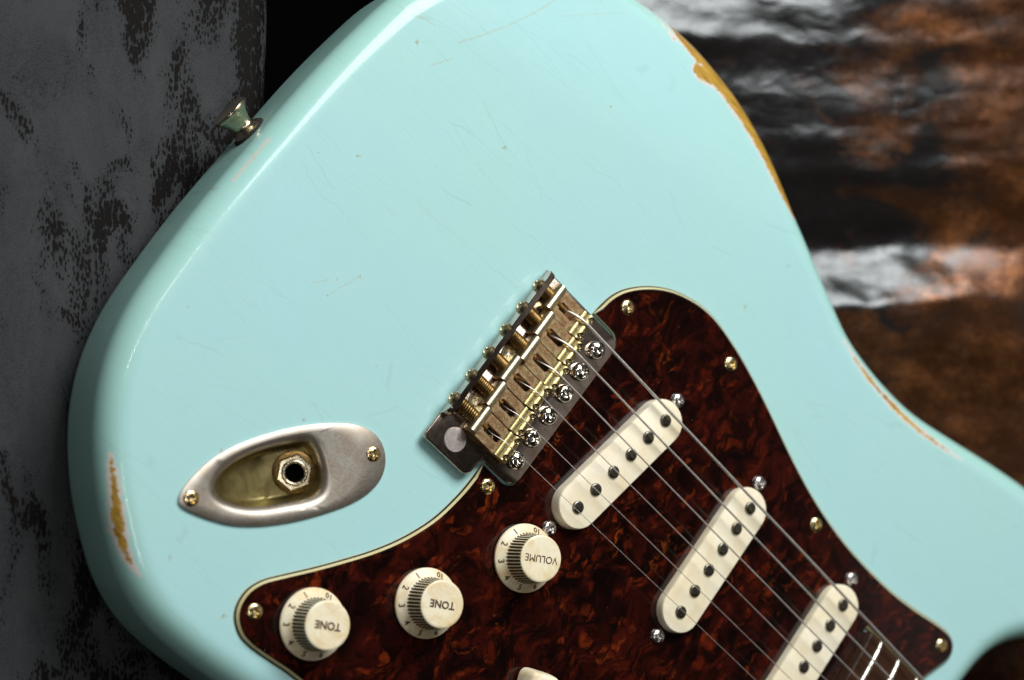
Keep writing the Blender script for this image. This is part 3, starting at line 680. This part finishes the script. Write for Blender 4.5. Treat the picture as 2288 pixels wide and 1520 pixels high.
v, f = put(lathe([(4.9, 2.0), (4.9, 4.0), (4.6, 4.5), (4.2, 4.7), (3.7, 4.5), (3.35, 3.9), (3.3, 3.0)], 36, False, False), tiltm); bush = finish('bushing', v, f, M['nickel'], jack, smooth=50)
v, f = put(lathe([(3.31, 3.05), (3.3, 1.4)], 28, False, False), tiltm); finish('socket_bore', v, f, M['hole'], jack)
v, f = put(lathe([(3.29, 1.5), (0.01, 1.5)], 28, False, True), tiltm); finish('socket_shade_disc', v, f, M['hole'], jack)  # flat disc closing the bore, its black stands in for the shade inside

# --- bridge plate with raised rear lip
ZP0, ZP1 = 2.4, 4.4
pl = arc(2.6, 33.4, 4.2, 0, 90) + [(-33.6, 37.6), (-36.0, 37.4)] + [(-36.0, -36.4)] + arc(-34.4, -45.2, 1.8, 180, 270, 5) + arc(-15.8, -42.7, 4.1, -90, 0) + [(-11.6, -38.6), (-10.6, -37.3)] + arc(1.8, -32.6, 4.3, -90, 0)
plc = ccw(pl)
v1 = prism(plc, [(0.35, ZP0), (0.0, ZP0+0.3), (0.0, ZP1-0.45), (0.14, ZP1-0.15), (0.45, ZP1)])
lipp = [(-33.7, 3.0), (-33.7, 9.6), (-33.9, 9.9), (-35.9, 10.0), (-36.15, 9.75), (-36.15, 3.4), (-35.7, 2.5), (-34.6, 2.3)]
def extr(profile, v0, v1, chamfer=0.0):
    a = [(x, v0, z) for x, z in profile]; b = [(x, v1, z) for x, z in profile]; return rings([a, b])
lip = rings([[(x, vv, (z if z < 8 else z+dz)) for x, z in lipp] for vv, dz in ((-36.2, -5.6), (-35.0, -2.2), (-33.4, -0.4), (-32.2, 0), (33.6, 0), (35.0, -0.5), (36.4, -2.0))])
v, f = merge([v1, lip])
plate = finish('bridge_plate', v, f, M['plate'], guitar, smooth=40)
for i in range(6): link('mounting_screw', ME_mount, plate, (0, 28.2-11.3*i, ZP1), (R(random.Random(i).uniform(-5, 5)), 0, R(i*37+10)))
for i, (u, vv) in enumerate([(-27.3, -22.4), (-28.0, 0.9), (-28.4, 23.0)]): link('block_screw', ME_block, plate, (u, vv, ZP1+0.25), (0, 0, R(20+40*i)))
v, f = lathe([(4.75, ZP1), (4.75, ZP1+0.25), (4.6, ZP1+0.4)], 40); v = [(x-25.0, y-39.4, z) for x, y, z in v]; finish('arm_hole_cover', v, f, M['sticker'], plate, smooth=30)

# --- saddles
HU = [-11.4, -9.0, -7.6, -9.1, -7.6, -6.5]; SV = [28.9, 17.5, 6.0, -5.5, -17.1, -28.6]
ZR = [0.0, 0.25, 0.4, 0.4, 0.25, 0.0]
arcp = lambda cx, cz, r, a0, a1, k=6: [(cx+r*math.cos(R(a0+(a1-a0)*i/k)), cz+r*math.sin(R(a0+(a1-a0)*i/k))) for i in range(k+1)]
front = [(2.1, 5.4)] + arcp(0.0, 8.2, 2.1, 0, 130, 8) + [(-2.2, 9.1), (-3.5, 9.1), (-3.9, 8.9), (-4.5, 8.3)]
rear_cyl = [(-15.0, 8.3), (-15.1, 9.1)] + arcp(-17.1, 9.0, 2.0, 10, 180, 10) + [(-19.1, 5.0), (-17.6, 5.0), (-17.6, 7.0)]
full = front + rear_cyl + [(1.0, 7.0), (1.0, 5.4)]
def strip(a, b, slot):
    if slot is None: return [extr(full, a, b)]
    s0, s1 = slot
    return [extr(front + [(s1, 8.3), (s1, 7.0), (1.0, 7.0), (1.0, 5.4)], a, b), extr([(s0, 7.0), (s0, 8.3)] + rear_cyl, a, b)]
def saddle_mesh(mat0, mat1):
    H = 5.55; parts = []
    for a, b, sl in ((-H, -1.75, None), (-1.75, -1.1, (-13.2, -5.9)), (-1.1, 1.1, (-13.6, -5.3)), (1.1, 1.75, (-13.2, -5.9)), (1.75, H, None)): parts += strip(a, b, sl)
    v, f = merge(parts); V = np.array(v)
    fm = [1 if V[list(q)].mean(0)[0] < -15.0 else (2 if V[list(q)].mean(0)[0] > -4.6 else 0) for q in f]
    o = finish('saddle', v, f, None, smooth=28, mats=[mat0, mat1, M['ridge']], fmat=fm); me = o.data; bpy.data.objects.remove(o); return me
ME_sad = saddle_mesh(M['saddle'], M['saddle_bright'])
hs = rings([[(r*math.cos(2*math.pi*i/24), r*math.sin(2*math.pi*i/24), z) for i in range(24)] for r, z in ((1.45, -3), (1.45, 1.15), (1.28, 1.4), (0.85, 1.4))] + [[((0.75 if i % 4 else 0.85)*math.cos(2*math.pi*i/24), (0.75 if i % 4 else 0.85)*math.sin(2*math.pi*i/24), 0.4) for i in range(24)]], False, True)
o = finish('height_screw', hs[0], hs[1], M['chrome'], smooth=40); ME_hs = o.data; bpy.data.objects.remove(o)
M['stamp'] = metal('worn_stamp', (0.16, 0.09, 0.035), (0.46, 0.31, 0.14), 0.5, 0.9)
ME_st1 = text_mesh('stamp', 'FENDER', 2.3, M['stamp'], 0.05); ME_st2 = text_mesh('stamp', 'PAT. PEND.', 2.0, M['stamp'], 0.05)
for i in range(6):
    hu, sv = HU[i], SV[i]; zr = ZR[i]
    sd = link('saddle', ME_sad, guitar, (hu, sv, zr))
    for s_ in (1, -1): link('height_screw', ME_hs, sd, (0.15, s_*3.95, 9.35))
    link('stamp', ME_st1, sd, (-9.8, 3.7, 8.31), (0, 0, 0)).scale = (0.9, 0.95, 1)
    link('stamp', ME_st2, sd, (-9.8, -3.7, 8.31), (0, 0, 0)).scale = (0.72, 0.95, 1)
    az = 7.4-zr                                                 # screw axis, in saddle coordinates
    pth = []; rad = []
    L0, L1 = -36.6-hu, -9.5 if i == 0 else -12.0
    k = 0; x = L0
    while x < L1: pth.append((x, 0, az)); rad.append(1.5 if k % 2 else 1.22); x += 0.30; k += 1
    v, f = tube(pth, rad, 12)
    isc_ = finish('intonation_screw', v, f, M['brass'], sd, smooth=60)
    hd = link('screw_head', ME_inton, sd, (-36.1-hu, -0.3, az+0.0), (0, R(-90), 0)); hd.rotation_euler = Matrix(((0, 0, -1), (0, 1, 0), (1, 0, 0))).to_euler()
    x0, x1 = -33.5-hu, -19.2; turns = 7.5; pts = []
    for q in range(int(turns*16)+1):
        a = q/16*2*math.pi; pts.append((x0+(x1-x0)*q/(turns*16), 2.25*math.cos(a), az+2.25*math.sin(a)))
    v, f = tube(pts, 0.40, 6); finish('spring', v, f, M['brass'], sd, smooth=60)

# --- strings
RAD = [0.585, 0.457, 0.33, 0.216, 0.165, 0.127]
for i in range(6):
    s_ = 1-0.4*i; vf = lambda u: 1.0+s_*(28.75-0.0155*(u-15))
    hu = HU[i]; zt = 10.3+ZR[i]+RAD[i]; v0 = vf(hu)
    p = [(hu-10.5, v0-0.3*s_, 5.6), (hu-8.5, v0-0.2, 7.3+ZR[i]), (hu-6, v0-0.1, 9.0+RAD[i]*0.5+ZR[i]), (hu-4, v0, 9.75+RAD[i]+ZR[i]), (hu-2, v0, zt-0.10), (hu-0.6, v0, zt), (hu+1, v0, zt+0.02)]
    zf = lambda u: zt+0.02+(12.6-zt)*(u-hu)/(230-hu)
    p += [(u, vf(u), zf(u)) for u in (0, 40, 90, 140, 190, 240, 330)]
    v, f = tube(p, RAD[i], 10); so = finish('string', v, f, M['string'], guitar, smooth=60)
    if i in (0, 5): so['label'] = 'thick wound bass string' if i == 0 else 'thinnest plain treble string'

# --- neck end
def arch(v): return -v*v/(2*184.0)
L = []
for u in (174.0, 174.35, 330.0):
    hw = 27.9; s = [(u, -hw, -0.5)] + [(u, -hw+2*hw*k/14, 9.6+arch(-hw+2*hw*k/14)-(0.3 if u == 174.0 else 0)) for k in range(15)] + [(u, hw, -0.5)]
    L.append(s)
v, f = rings(L); neck = finish('fingerboard', v, f, M['rosewood'], guitar, smooth=30)
for u in (180.6, 192.4, 204.9, 218.1, 232.1, 247.0, 262.7):
    L = []
    for k in range(21):
        vv = -27.4+54.8*k/20; zb = 9.55+arch(vv); e = 0.4 if k in (0, 20) else 1.0
        L.append([(u+1.25*math.cos(a)*(0.8+0.2*e), vv, zb+1.15*math.sin(a)*e) for a in [math.pi*j/8 for j in range(9)]] + [(u-1.25, vv, zb-0.3), (u+1.25, vv, zb-0.3)])
    v, f = rings(L); finish('fret', v, f, M['fret'], neck, smooth=40)

# --- strap button at the tail
prof = [(6.1, 0.8), (6.2, 1.3), (5.6, 1.9), (4.3, 2.8), (3.9, 3.8), (4.2, 5.2), (5.2, 7.4), (6.5, 9.3), (7.3, 10.2), (7.5, 10.7), (7.4, 11.3), (6.9, 11.6), (5.5, 11.3), (3.0, 11.0)]
mb = Matrix.Translation((-153.6, 1.0, -22)) @ Matrix.Rotation(R(-90), 4, 'Y')
v, f = put(lathe(prof, 40), mb); btn = finish('strap_button', v, f, M['nickel'], guitar, smooth=40)
v, f = put(lathe([(7.0, -0.3), (7.1, 0.3), (6.9, 0.8)], 36), mb); finish('felt_washer', v, f, M['felt'], btn, smooth=40)
